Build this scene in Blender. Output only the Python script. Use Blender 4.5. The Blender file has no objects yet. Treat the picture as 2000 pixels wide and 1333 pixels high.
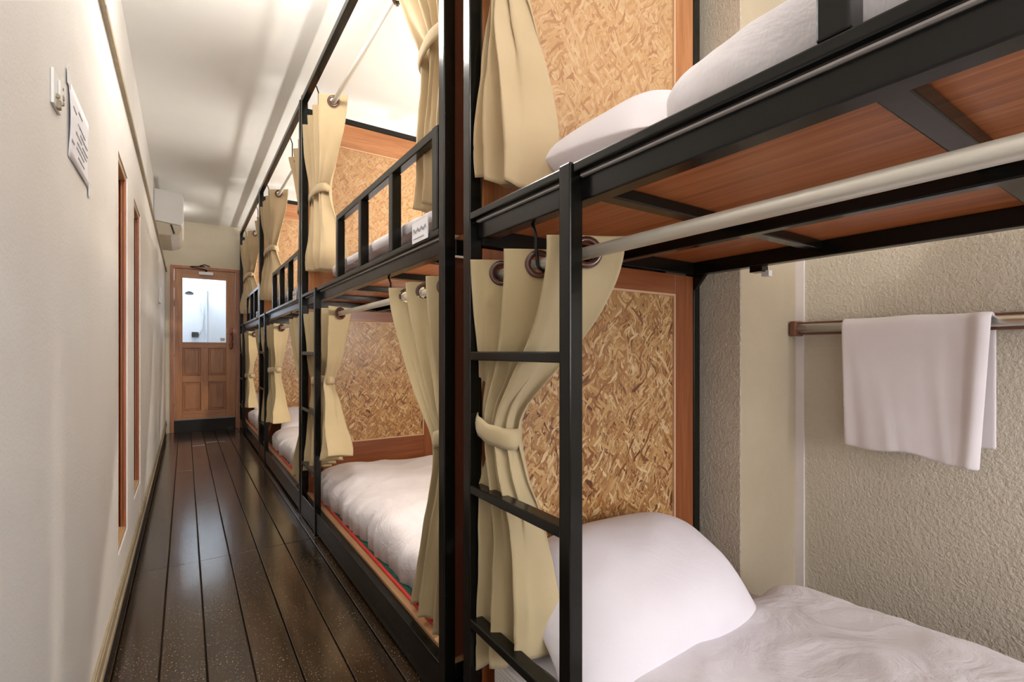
import bpy, bmesh, math, random
from mathutils import Vector, Matrix, noise
random.seed(7)
S = bpy.context.scene
COL = S.collection

# ------------------------------------------------------------------ camera
cam_d = bpy.data.cameras.new('camera')
cam = bpy.data.objects.new('camera', cam_d); COL.objects.link(cam)
cam_d.sensor_width = 36.0
cam_d.lens = 952.0 / 2000.0 * 36.0
cam_d.clip_start = 0.02
cam_d.shift_y = 20.5 / 2000.0
THETA = math.atan(638.0 / 952.0)
cam.location = (0, 0, 1.0)
cam.rotation_euler = (math.pi / 2, 0, -THETA)
S.camera = cam

# ------------------------------------------------------------------ world, exposure, lights
S.view_settings.view_transform = 'Standard'
S.view_settings.look = 'None'
S.view_settings.gamma = 1.0
S.view_settings.exposure = 0.6
w = bpy.data.worlds.new('world'); S.world = w; w.use_nodes = True
w.node_tree.nodes['Background'].inputs[0].default_value = (0.75, 0.86, 1.0, 1)
w.node_tree.nodes['Background'].inputs[1].default_value = 1.5

def area(name, loc, rot, sx, sy, power, color, parent=None, spread=180):
    l = bpy.data.lights.new(name, 'AREA'); l.shape = 'RECTANGLE'
    l.size = sx; l.size_y = sy; l.energy = power; l.color = color
    l.spread = math.radians(spread)
    o = bpy.data.objects.new(name, l); COL.objects.link(o)
    o.location = loc; o.rotation_euler = rot
    if parent: o.parent = parent
    return o
R90 = math.pi / 2
# added unseen fill: daylight through an assumed window behind the camera
area('window_daylight', (1.02, -2.62, 1.45), (R90, 0, 0), 1.5, 1.5, 48, (0.97, 0.95, 1.0))
# added fill lamps, unseen: two under the ceiling, one behind the air conditioner
def bulb(name, loc, radius, power, color, parent=None):
    l = bpy.data.lights.new(name, 'POINT'); l.shadow_soft_size = radius; l.energy = power; l.color = color
    o = bpy.data.objects.new(name, l); COL.objects.link(o); o.location = loc
    if parent: o.parent = parent
    return o
bulb('lamp_light_near', (0.22, -0.6, 2.38), 0.12, 13, (1.0, 0.96, 0.91))
bulb('lamp_light_far', (0.22, 1.9, 2.40), 0.10, 17, (1.0, 0.96, 0.91))
bulb('lamp_light_door', (-0.10, 6.66, 2.42), 0.05, 1.0, (1.0, 0.95, 0.88))
# added unseen uplights in the gap between bunks and right wall, brightening the ceiling
FILL_UPLIGHTS = [(-0.1, 1.1, 4), (2.2, 1.5, 15), (4.2, 1.5, 21), (6.2, 1.5, 17)]
for cy, cl, cp in FILL_UPLIGHTS:
    area('cove_light', (1.74, cy, 1.405), (math.pi, math.radians(-14), 0), 0.14, cl, cp, (1.0, 0.95, 0.90))
# assumed light, unseen, in the washroom behind the glazed door
area('washroom_light', (0.2, 8.3, 2.45), (0, 0, 0), 1.0, 1.0, 16, (0.90, 0.95, 1.0))

# ------------------------------------------------------------------ materials
def new_mat(name):
    m = bpy.data.materials.new(name); m.use_nodes = True
    nt = m.node_tree
    return m, nt, nt.nodes, nt.links, nt.nodes['Principled BSDF']
def N(nt, t, **kw):
    n = nt.nodes.new(t)
    for k, v in kw.items():
        if k in n.inputs: n.inputs[k].default_value = v
        else: setattr(n, k, v)
    return n
def coords(nt, scale=(1, 1, 1), rot=(0, 0, 0), kind='Object', rnd=0.0):
    tc = nt.nodes.new('ShaderNodeTexCoord'); mp = nt.nodes.new('ShaderNodeMapping')
    mp.inputs['Scale'].default_value = scale; mp.inputs['Rotation'].default_value = rot
    nt.links.new(tc.outputs[kind], mp.inputs['Vector'])
    if rnd:
        oi = nt.nodes.new('ShaderNodeObjectInfo'); mu = N(nt, 'ShaderNodeMath', operation='MULTIPLY')
        mu.inputs[1].default_value = rnd
        nt.links.new(oi.outputs['Random'], mu.inputs[0]); nt.links.new(mu.outputs[0], mp.inputs['Location'])
    return mp.outputs[0]
def ramp(nt, fac, stops):
    r = nt.nodes.new('ShaderNodeValToRGB')
    el = r.color_ramp.elements
    while len(el) > 1: el.remove(el[-1])
    el[0].position = stops[0][0]; el[0].color = (*stops[0][1], 1)
    for p, c in stops[1:]:
        e = el.new(p); e.color = (*c, 1)
    nt.links.new(fac, r.inputs[0])
    return r.outputs[0]
def bump(nt, b, height, strength, dist):
    bp = nt.nodes.new('ShaderNodeBump'); bp.inputs['Strength'].default_value = strength
    bp.inputs['Distance'].default_value = dist
    nt.links.new(height, bp.inputs['Height']); nt.links.new(bp.outputs[0], b.inputs['Normal'])
def noise_n(nt, vec, scale, detail=3, rough=0.5, dist=0.0):
    n = nt.nodes.new('ShaderNodeTexNoise')
    n.inputs['Scale'].default_value = scale; n.inputs['Detail'].default_value = detail
    n.inputs['Roughness'].default_value = rough; n.inputs['Distortion'].default_value = dist
    nt.links.new(vec, n.inputs['Vector']); return n.outputs['Fac']
def mix(nt, fac, a, b, mode='MIX'):
    m = nt.nodes.new('ShaderNodeMix'); m.data_type = 'RGBA'; m.blend_type = mode
    for sock, v in ((m.inputs[0], fac), (m.inputs[6], a), (m.inputs[7], b)):
        if hasattr(v, 'links'): nt.links.new(v, sock)
        elif isinstance(v, (int, float)): sock.default_value = v
        else: sock.default_value = (*v, 1)
    return m.outputs[2]

def simple(name, col, rough=0.5, metal=0.0, coat=0.0, var=0.06, vscale=6, bstr=0.0, bscale=200, bdist=0.001, spec=0.5):
    m, nt, nd, ln, b = new_mat(name)
    v = coords(nt)
    f = noise_n(nt, v, vscale, 3)
    c2 = tuple(max(0, x * (1 - var * 2)) for x in col)
    ln.new(ramp(nt, f, [(0.3, c2), (0.7, col)]), b.inputs['Base Color'])
    b.inputs['Roughness'].default_value = rough; b.inputs['Metallic'].default_value = metal
    b.inputs['Coat Weight'].default_value = coat; b.inputs['Specular IOR Level'].default_value = spec
    if bstr: bump(nt, b, noise_n(nt, v, bscale, 3), bstr, bdist)
    return m

def stucco(name, c1, c2, fine, coarse, strength, rough=0.75, spec=0.3, dist=0.004):
    m, nt, nd, ln, b = new_mat(name)
    v = coords(nt)
    f = noise_n(nt, v, 1.6, 5, 0.6)
    ln.new(ramp(nt, f, [(0.35, c1), (0.65, c2)]), b.inputs['Base Color'])
    n1 = noise_n(nt, v, fine, 4, 0.6, 0.15); n2 = noise_n(nt, v, coarse, 3, 0.5)
    ad = N(nt, 'ShaderNodeMath', operation='ADD'); ln.new(n1, ad.inputs[0]); ln.new(n2, ad.inputs[1])
    bump(nt, b, ad.outputs[0], strength, dist)
    b.inputs['Roughness'].default_value = rough; b.inputs['Specular IOR Level'].default_value = spec
    return m

def wood(name, c1, c2, c3, axis='Z', scale=1.0, rough=0.4, coat=0.2, streak=22):
    m, nt, nd, ln, b = new_mat(name)
    sc = {'Z': (streak, streak, 1.3), 'X': (1.3, streak, streak), 'Y': (streak, 1.3, streak)}[axis]
    v = coords(nt, tuple(s * scale for s in sc), rnd=9.0)
    f = noise_n(nt, v, 1.0, 6, 0.65, 0.8)
    v2 = coords(nt, tuple(s * scale * 4 for s in sc), rnd=5.0)
    f2 = noise_n(nt, v2, 1.0, 3, 0.6)
    base = ramp(nt, f, [(0.3, c1), (0.52, c2), (0.75, c3)])
    fine = ramp(nt, f2, [(0.3, (0.75, 0.72, 0.7)), (0.6, (1, 1, 1))])
    ln.new(mix(nt, 0.7, base, fine, 'MULTIPLY'), b.inputs['Base Color'])
    b.inputs['Roughness'].default_value = rough; b.inputs['Coat Weight'].default_value = coat
    b.inputs['Coat Roughness'].default_value = 0.25
    bump(nt, b, f2, 0.15, 0.0008)
    return m

def osb(name, cols, edge, contrast=1.0, rough=0.38):
    """oriented strand board: four layers of elongated flakes at different angles"""
    m, nt, nd, ln, b = new_mat(name)
    tc = nt.nodes.new('ShaderNodeTexCoord')
    oi = nt.nodes.new('ShaderNodeObjectInfo')
    wn = N(nt, 'ShaderNodeTexNoise'); wn.inputs['Scale'].default_value = 7; wn.inputs['Detail'].default_value = 3
    ln.new(tc.outputs['Object'], wn.inputs['Vector'])
    sub = N(nt, 'ShaderNodeVectorMath', operation='SUBTRACT'); ln.new(wn.outputs['Color'], sub.inputs[0]); sub.inputs[1].default_value = (0.5, 0.5, 0.5)
    sc = N(nt, 'ShaderNodeVectorMath', operation='SCALE'); ln.new(sub.outputs[0], sc.inputs[0]); sc.inputs['Scale'].default_value = 0.095
    ad = N(nt, 'ShaderNodeVectorMath', operation='ADD'); ln.new(tc.outputs['Object'], ad.inputs[0]); ln.new(sc.outputs[0], ad.inputs[1])
    cur = None; hts = None
    layers = [(1.45, 22, 115, 0.0, 1), (2.75, 20, 105, 0.55, 2), (0.45, 24, 130, 0.6, 3), (1.95, 19, 105, 0.5, 4), (1.15, 26, 140, 0.5, 5), (1.6, 34, 200, 0.6, 6), (2.35, 20, 130, 0.65, 7), (0.85, 24, 130, 0.7, 8)]
    for ang, sl, ss, thr, seed in layers:
        mp = nt.nodes.new('ShaderNodeMapping'); mp.vector_type = 'POINT'
        rt = N(nt, 'ShaderNodeVectorRotate'); rt.rotation_type = 'Y_AXIS'; rt.inputs['Angle'].default_value = ang
        ln.new(ad.outputs[0], rt.inputs['Vector'])
        ln.new(rt.outputs[0], mp.inputs['Vector'])
        mp.inputs['Scale'].default_value = (sl, 1, ss); mp.inputs['Location'].default_value = (seed * 3.3, seed * 1.7, seed * 7.1)
        vo = N(nt, 'ShaderNodeTexVoronoi'); vo.inputs['Scale'].default_value = 1.0; vo.inputs['Randomness'].default_value = 1.0
        ln.new(mp.outputs[0], vo.inputs['Vector'])
        sep = nt.nodes.new('ShaderNodeSeparateColor'); ln.new(vo.outputs['Color'], sep.inputs[0])
        col = ramp(nt, sep.outputs[0], cols)
        # fibre streaks in each flake
        mp2 = nt.nodes.new('ShaderNodeMapping'); mp2.inputs['Scale'].default_value = (sl * 1.3, 1, ss * 7)
        ln.new(rt.outputs[0], mp2.inputs['Vector'])
        fb = noise_n(nt, mp2.outputs[0], 1.0, 3)
        col = mix(nt, 0.55 * contrast, col, ramp(nt, fb, [(0.3, (0.55, 0.5, 0.45)), (0.62, (1, 1, 1))]), 'MULTIPLY')
        # dark rim of each flake
        vd = N(nt, 'ShaderNodeTexVoronoi', feature='DISTANCE_TO_EDGE'); vd.inputs['Scale'].default_value = 1.0
        ln.new(mp.outputs[0], vd.inputs['Vector'])
        rim = ramp(nt, vd.outputs['Distance'], [(0.0, edge), (0.05, (1, 1, 1))])
        col = mix(nt, 0.7 * contrast, col, rim, 'MULTIPLY')
        if cur is None: cur = col; hts = sep.outputs[1]
        else:
            gt = N(nt, 'ShaderNodeMath', operation='GREATER_THAN'); gt.inputs[1].default_value = thr
            ln.new(sep.outputs[1], gt.inputs[0])
            cur = mix(nt, gt.outputs[0], cur, col)
    ln.new(cur, b.inputs['Base Color'])
    b.inputs['Roughness'].default_value = rough; b.inputs['Coat Weight'].default_value = 0.35; b.inputs['Coat Roughness'].default_value = 0.35
    bw = nt.nodes.new('ShaderNodeRGBToBW'); ln.new(cur, bw.inputs[0]); bump(nt, b, bw.outputs[0], 0.5, 0.0025)
    return m

def cloth(name, col, col2, wscale=900, rough=0.85, wstr=0.15, sheen=0.2, crease=0.0, cscale=7, cdist=0.01):
    m, nt, nd, ln, b = new_mat(name)
    v = coords(nt)
    f = noise_n(nt, v, 4, 4)
    ln.new(ramp(nt, f, [(0.35, col2), (0.65, col)]), b.inputs['Base Color'])
    b.inputs['Roughness'].default_value = rough; b.inputs['Sheen Weight'].default_value = sheen
    b.inputs['Specular IOR Level'].default_value = 0.25
    v2 = coords(nt, (1, 1, 0.35))
    n1 = noise_n(nt, v2, wscale * 0.3, 2)
    if crease:
        n2 = noise_n(nt, v, cscale, 4, 0.55, 1.2)
        mu = N(nt, 'ShaderNodeMath', operation='MULTIPLY'); mu.inputs[1].default_value = crease; ln.new(n2, mu.inputs[0])
        ad = N(nt, 'ShaderNodeMath', operation='MULTIPLY_ADD'); ad.inputs[1].default_value = 0.05
        ln.new(n1, ad.inputs[0]); ln.new(mu.outputs[0], ad.inputs[2])
        bump(nt, b, ad.outputs[0], 0.5, cdist)
    else:
        bump(nt, b, n1, wstr, 0.0008)
    return m

def stripes(name):
    m, nt, nd, ln, b = new_mat(name)
    v = coords(nt)
    wv = N(nt, 'ShaderNodeTexWave'); wv.inputs['Scale'].default_value = 38; wv.bands_direction = 'Z'
    ln.new(v, wv.inputs['Vector'])
    ln.new(ramp(nt, wv.outputs['Fac'], [(0.35, (0.66, 0.62, 0.60)), (0.6, (0.80, 0.77, 0.76))]), b.inputs['Base Color'])
    b.inputs['Roughness'].default_value = 0.75; bump(nt, b, wv.outputs['Fac'], 0.2, 0.001)
    return m

def floor_mat():
    m, nt, nd, ln, b = new_mat('dark varnished boards')
    v = coords(nt, (9, 0.8, 1)); f = noise_n(nt, v, 1.6, 6, 0.65, 0.6)
    g = nt.nodes.new('ShaderNodeNewGeometry')
    base = ramp(nt, f, [(0.3, (0.014, 0.009, 0.005)), (0.6, (0.038, 0.024, 0.014)), (0.8, (0.070, 0.046, 0.026))])
    isl = ramp(nt, g.outputs['Random Per Island'], [(0.0, (0.75, 0.75, 0.75)), (1.0, (1.35, 1.25, 1.15))])
    base = mix(nt, 1.0, base, isl, 'MULTIPLY')
    vs = coords(nt, (1, 0.6, 1)); sp = noise_n(nt, vs, 210, 1, 0.5)
    v3 = coords(nt); big = noise_n(nt, v3, 3.5, 3)
    mu = N(nt, 'ShaderNodeMath', operation='MULTIPLY_ADD'); ln.new(big, mu.inputs[0]); mu.inputs[1].default_value = 0.25; ln.new(sp, mu.inputs[2])
    spots = ramp(nt, mu.outputs[0], [(0.795, (0, 0, 0)), (0.84, (1, 1, 1))])
    ln.new(mix(nt, spots, base, (0.20, 0.16, 0.11)), b.inputs['Base Color'])
    rf = noise_n(nt, coords(nt, (5, 4, 1)), 14, 4)
    rr = nt.nodes.new('ShaderNodeMapRange'); rr.inputs[3].default_value = 0.16; rr.inputs[4].default_value = 0.26
    ln.new(rf, rr.inputs[0]); ln.new(rr.outputs[0], b.inputs['Roughness'])
    b.inputs['Coat Weight'].default_value = 0.4; b.inputs['Coat Roughness'].default_value = 0.12
    bump(nt, b, noise_n(nt, coords(nt, (16, 3, 1)), 6, 4), 0.10, 0.002)
    return m

def metal_paint():
    m, nt, nd, ln, b = new_mat('black gloss painted steel')
    v = coords(nt)
    f = noise_n(nt, v, 60, 4, 0.7)
    ln.new(ramp(nt, f, [(0.3, (0.0035, 0.0035, 0.003)), (0.70, (0.007, 0.007, 0.005)), (0.82, (0.04, 0.035, 0.025))]), b.inputs['Base Color'])
    b.inputs['Roughness'].default_value = 0.2; b.inputs['Specular IOR Level'].default_value = 0.32
    bump(nt, b, noise_n(nt, v, 45, 3), 0.10, 0.002)
    return m

M = {}
M['wall_l'] = stucco('off white plaster', (0.74, 0.71, 0.665), (0.79, 0.77, 0.74), 130, 9, 0.30, rough=0.5, spec=0.35, dist=0.0025)
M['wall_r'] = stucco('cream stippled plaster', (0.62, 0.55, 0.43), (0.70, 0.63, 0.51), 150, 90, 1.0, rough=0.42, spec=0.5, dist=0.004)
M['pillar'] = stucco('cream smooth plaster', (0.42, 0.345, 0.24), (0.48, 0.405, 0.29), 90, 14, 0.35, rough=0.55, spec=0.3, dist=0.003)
M['wall_far'] = stucco('warm cream plaster', (0.66, 0.59, 0.45), (0.72, 0.66, 0.53), 60, 8, 0.3, dist=0.003)
M['ceiling'] = simple('pale ceiling paint', (0.80, 0.79, 0.755), 0.8, var=0.01)
M['trim'] = simple('beige trim paint', (0.36, 0.29, 0.19), 0.5, var=0.1, vscale=20)
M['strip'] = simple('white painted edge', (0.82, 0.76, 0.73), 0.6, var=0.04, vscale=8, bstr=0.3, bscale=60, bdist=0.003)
M['floor'] = floor_mat()
M['dark'] = simple('dark brown gap', (0.012, 0.008, 0.006), 0.6)
M['metal'] = metal_paint()
M['chrome'] = simple('brushed aluminium', (0.74, 0.73, 0.68), 0.28, metal=0.85, var=0.02)
M['rodwhite'] = simple('painted silver tube', (0.74, 0.71, 0.63), 0.38, metal=0.35, var=0.02)
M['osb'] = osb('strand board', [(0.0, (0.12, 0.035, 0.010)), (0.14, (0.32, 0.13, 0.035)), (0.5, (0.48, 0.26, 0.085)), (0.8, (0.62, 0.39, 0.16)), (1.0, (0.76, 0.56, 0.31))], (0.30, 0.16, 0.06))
M['osb_up'] = osb('faded strand board', [(0.0, (0.36, 0.17, 0.07)), (0.3, (0.50, 0.28, 0.115)), (0.7, (0.54, 0.335, 0.16)), (1.0, (0.60, 0.40, 0.22))], (0.40, 0.26, 0.15), contrast=0.45, rough=0.5)  # upper headboards: same board as the lower ones, toned paler
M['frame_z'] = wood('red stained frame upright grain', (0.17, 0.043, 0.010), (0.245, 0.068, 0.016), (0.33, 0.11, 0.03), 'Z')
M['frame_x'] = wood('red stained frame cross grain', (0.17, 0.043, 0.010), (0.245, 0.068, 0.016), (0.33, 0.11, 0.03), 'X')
M['frameu_z'] = wood('light stained frame upright grain', (0.34, 0.125, 0.04), (0.45, 0.19, 0.07), (0.53, 0.26, 0.11), 'Z')  # upper headboard frames: toned paler than the lower ones
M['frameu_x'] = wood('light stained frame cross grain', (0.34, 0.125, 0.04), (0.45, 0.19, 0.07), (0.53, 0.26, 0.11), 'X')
M['bead'] = simple('pale wooden bead', (0.66, 0.42, 0.25), 0.5)
M['ply'] = wood('red brown plywood', (0.31, 0.085, 0.020), (0.46, 0.14, 0.038), (0.62, 0.26, 0.09), 'Y', rough=0.42, streak=45)
M['board'] = wood('pale plywood board', (0.40, 0.22, 0.10), (0.50, 0.29, 0.14), (0.56, 0.35, 0.18), 'Y')
M['board_red'] = wood('red plywood board', (0.34, 0.09, 0.03), (0.45, 0.13, 0.05), (0.55, 0.18, 0.07), 'Y')
M['door_z'] = wood('orange door wood', (0.38, 0.145, 0.045), (0.50, 0.215, 0.075), (0.60, 0.30, 0.125), 'Z', streak=14)
M['door_x'] = wood('orange door wood cross', (0.38, 0.145, 0.045), (0.50, 0.215, 0.075), (0.60, 0.30, 0.125), 'X', streak=14)
M['door_p'] = wood('brown door panel wood', (0.32, 0.115, 0.04), (0.46, 0.19, 0.065), (0.56, 0.26, 0.10), 'Z', streak=18)
M['handle'] = simple('red brown turned wood', (0.30, 0.07, 0.03), 0.25, coat=0.5)
M['door_f'] = wood('door frame wood', (0.36, 0.12, 0.045), (0.46, 0.17, 0.07), (0.56, 0.24, 0.11), 'Z', streak=16)
M['win_w'] = wood('window wood', (0.22, 0.06, 0.018), (0.33, 0.10, 0.03), (0.43, 0.17, 0.065), 'Z', streak=20, rough=0.35)
M['win_l'] = wood('light window wood', (0.46, 0.27, 0.12), (0.58, 0.38, 0.19), (0.68, 0.48, 0.28), 'Y', streak=20)
M['curtain'] = cloth('beige curtain cloth', (0.53, 0.425, 0.25), (0.48, 0.385, 0.22), crease=0.25, cscale=5, cdist=0.008)
M['curtain_up'] = cloth('warm beige curtain cloth', (0.56, 0.43, 0.26), (0.51, 0.385, 0.225), crease=0.25, cscale=5, cdist=0.008)
M['grommet'] = simple('brown glossy grommet', (0.085, 0.022, 0.012), 0.22, coat=0.6)
M['white'] = cloth('white cotton', (0.79, 0.755, 0.785), (0.75, 0.715, 0.74), crease=0.8, cscale=5.5, cdist=0.03)
M['white2'] = cloth('white pillow cotton', (0.80, 0.76, 0.80), (0.76, 0.72, 0.755), crease=0.35, cscale=6, cdist=0.02)
M['sheet'] = stripes('striped white sheet')
M['towelm'] = cloth('white terry', (0.84, 0.79, 0.80), (0.78, 0.72, 0.72), wscale=1800, rough=0.95, wstr=0.6, sheen=0.6, crease=0.15, cscale=6, cdist=0.008)
M['green'] = simple('green woven mat', (0.012, 0.13, 0.085), 0.7, var=0.3, vscale=120, bstr=0.8, bscale=160, bdist=0.003)
M['red'] = simple('red binding', (0.62, 0.035, 0.025), 0.5)
M['plastic'] = simple('white plastic', (0.82, 0.81, 0.78), 0.35, var=0.01)
M['plasticb'] = simple('beige plastic', (0.55, 0.47, 0.34), 0.4, var=0.03)
M['paper'] = simple('white paper', (0.84, 0.83, 0.87), 0.6, var=0.01)
M['ink'] = simple('grey ink', (0.36, 0.36, 0.40), 0.7)
M['tape'] = simple('clear tape', (0.90, 0.90, 0.90), 0.25, var=0.0)
M['brown'] = simple('dark brown rail wood', (0.16, 0.05, 0.025), 0.3, coat=0.4)
M['tile'] = simple('white tile', (0.80, 0.84, 0.88), 0.25, var=0.01)
M['tile2'] = simple('pale blue tile', (0.66, 0.76, 0.86), 0.25, var=0.02)
m, nt, nd, ln, b = new_mat('door glass')
b.inputs['Transmission Weight'].default_value = 1.0; b.inputs['Roughness'].default_value = 0.02
b.inputs['Base Color'].default_value = (0.97, 0.98, 1, 1); b.inputs['IOR'].default_value = 1.1
M['glass'] = m
def emit(name, col, s):
    m, nt, nd, ln, b = new_mat(name)
    b.inputs['Base Color'].default_value = (*col, 1)
    b.inputs['Emission Color'].default_value = (*col, 1); b.inputs['Emission Strength'].default_value = s
    return m
M['lampglow'] = emit('lit lamp diffuser', (1.0, 0.93, 0.82), 4.0)  # glow shared by the added lamps

# ------------------------------------------------------------------ mesh helpers
def mesh_obj(name, bm, mat, parent=None, smooth=False, bevel=0.0, solid=0.0, subsurf=0, kind=None, autosm=False):
    me = bpy.data.meshes.new(name)
    bmesh.ops.recalc_face_normals(bm, faces=bm.faces)
    bm.to_mesh(me); bm.free()
    mats = mat if isinstance(mat, (list, tuple)) else [mat]
    for mm in mats: me.materials.append(mm)
    if smooth:
        for p in me.polygons: p.use_smooth = True
    o = bpy.data.objects.new(name, me); COL.objects.link(o)
    if parent: o.parent = parent
    if bevel:
        md = o.modifiers.new('bevel', 'BEVEL'); md.width = bevel; md.segments = 2; md.limit_method = 'ANGLE'
    if solid:
        md = o.modifiers.new('solid', 'SOLIDIFY'); md.thickness = solid; md.offset = 0
    if subsurf:
        md = o.modifiers.new('sub', 'SUBSURF'); md.levels = subsurf; md.render_levels = subsurf
    if kind: o['kind'] = kind
    return o
def bx(bm, x0, x1, y0, y1, z0, z1, mi=0):
    vs = [bm.verts.new((x, y, z)) for z in (z0, z1) for y in (y0, y1) for x in (x0, x1)]
    for f in ((0, 2, 3, 1), (4, 5, 7, 6), (0, 1, 5, 4), (2, 6, 7, 3), (1, 3, 7, 5), (0, 4, 6, 2)):
        fc = bm.faces.new([vs[i] for i in f]); fc.material_index = mi
def box(name, dims, mat, parent=None, bevel=0.0, kind=None):
    bm = bmesh.new(); bx(bm, *dims); return mesh_obj(name, bm, mat, parent, bevel=bevel, kind=kind)
def sweep(bm, pts, r, seg=12, radii=None, closed_ends=True, mi=0):
    rings = []; n = len(pts); pts = [Vector(p) for p in pts]; up = Vector((0, 0, 1)); prev = None
    for i, p in enumerate(pts):
        t = (pts[min(i + 1, n - 1)] - pts[max(i - 1, 0)]).normalized()
        a = prev if prev is not None else (up if abs(t.dot(up)) < 0.95 else Vector((1, 0, 0)))
        s = t.cross(a).normalized(); q = s.cross(t).normalized(); prev = q
        rr = radii[i] if radii else r
        rings.append([bm.verts.new(p + (s * math.cos(2 * math.pi * k / seg) + q * math.sin(2 * math.pi * k / seg)) * rr) for k in range(seg)])
    for i in range(n - 1):
        for k in range(seg):
            f = bm.faces.new((rings[i][k], rings[i][(k + 1) % seg], rings[i + 1][(k + 1) % seg], rings[i + 1][k])); f.material_index = mi; f.smooth = True
    if closed_ends:
        bm.faces.new(rings[0][::-1]).material_index = mi; bm.faces.new(rings[-1]).material_index = mi
def torus(bm, c, normal, R, r, seg=28, rs=10):
    nrm = Vector(normal).normalized(); a = nrm.orthogonal().normalized(); b2 = nrm.cross(a)
    rings = []
    for i in range(seg):
        t = 2 * math.pi * i / seg; d = a * math.cos(t) + b2 * math.sin(t); ce = Vector(c) + d * R
        rings.append([bm.verts.new(ce + d * (r * math.cos(2 * math.pi * k / rs)) + nrm * (r * 0.7 * math.sin(2 * math.pi * k / rs))) for k in range(rs)])
    for i in range(seg):
        for k in range(rs):
            f = bm.faces.new((rings[i][k], rings[(i + 1) % seg][k], rings[(i + 1) % seg][(k + 1) % rs], rings[i][(k + 1) % rs])); f.smooth = True
def thing(name, label, cat, loc=(0, 0, 0), rz=0, group=None):
    o = bpy.data.objects.new(name, None); o.empty_display_size = 0.1; COL.objects.link(o)
    o.location = loc; o.rotation_euler = (0, 0, rz); o['label'] = label; o['category'] = cat
    if group: o['group'] = group
    return o
def tag(o, label, cat, group=None):
    o['label'] = label; o['category'] = cat
    if group: o['group'] = group
    return o
def kids(o): return [c for c in COL.objects if c.parent == o]
def copy_tree(o, parent=None):
    ch = kids(o); c = o.copy(); COL.objects.link(c)
    c.parent = parent
    for k in ch: copy_tree(k, c)
    return c
def nz(x, y, z=0.0): return noise.noise(Vector((x, y, z)))

# ------------------------------------------------------------------ room shell
XL, XLU, XR, YF, YB, ZC = -0.20, -0.246, 1.93, 7.30, -2.60, 2.62
# floor planks
bm = bmesh.new()
bx(bm, -0.45, XR + 0.1, YB - 0.1, YF + 1.8, -0.06, -0.02, 1)
xs = [-0.36, -0.188, -0.067, 0.0565, 0.18, 0.302, 0.430, 0.556, 0.68]
while xs[-1] < XR: xs.append(xs[-1] + 0.125)
for i in range(len(xs) - 1):
    cuts = [YB, YB + 1.4 + 0.7 * (i % 2), 0.1 + 0.0 * i, 2.76]
    cuts += [3.82 if i == 3 else 4.6 + 0.5 * random.random(), 6.1 + 0.4 * random.random(), YF + 1.7]
    for a, c in zip(cuts[:-1], cuts[1:]):
        g = 0.0018; dz = random.uniform(-0.001, 0.001)
        bx(bm, xs[i] + g, xs[i + 1] - g, a + 0.0012, c - 0.0012, -0.025, dz)
mesh_obj('floor', bm, [M['floor'], M['dark']], bevel=0.0025, kind='structure')
box('ceiling', (-0.45, XR + 0.1, YB - 0.1, YF + 0.1, ZC, ZC + 0.06), M['ceiling'], kind='structure')
# left wall with two narrow window openings
OP = [(2.24, 2.578, 0.262, 1.722), (2.888, 3.27, 0.300, 1.722)]
bm = bmesh.new()
ys = [YB, OP[0][0], OP[0][1], OP[1][0], OP[1][1], YF + 0.1]
for a, c in ((0, 1), (2, 3), (4, 5)): bx(bm, -0.40, XL, ys[a], ys[c], -0.03, 1.99)
for (a, c, z0, z1) in OP:
    bx(bm, -0.40, XL, a, c, -0.03, z0); bx(bm, -0.40, XL, a, c, z1, 1.99)
bx(bm, -0.40, XLU, YB, YF + 0.1, 1.99, ZC + 0.01)
mesh_obj('wall_left', bm, M['wall_l'], kind='structure')
box('trim_1', (XLU - 0.002, XL + 0.014, YB, YF, 1.972, 1.994), M['trim'], bevel=0.002, kind='structure')
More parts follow.
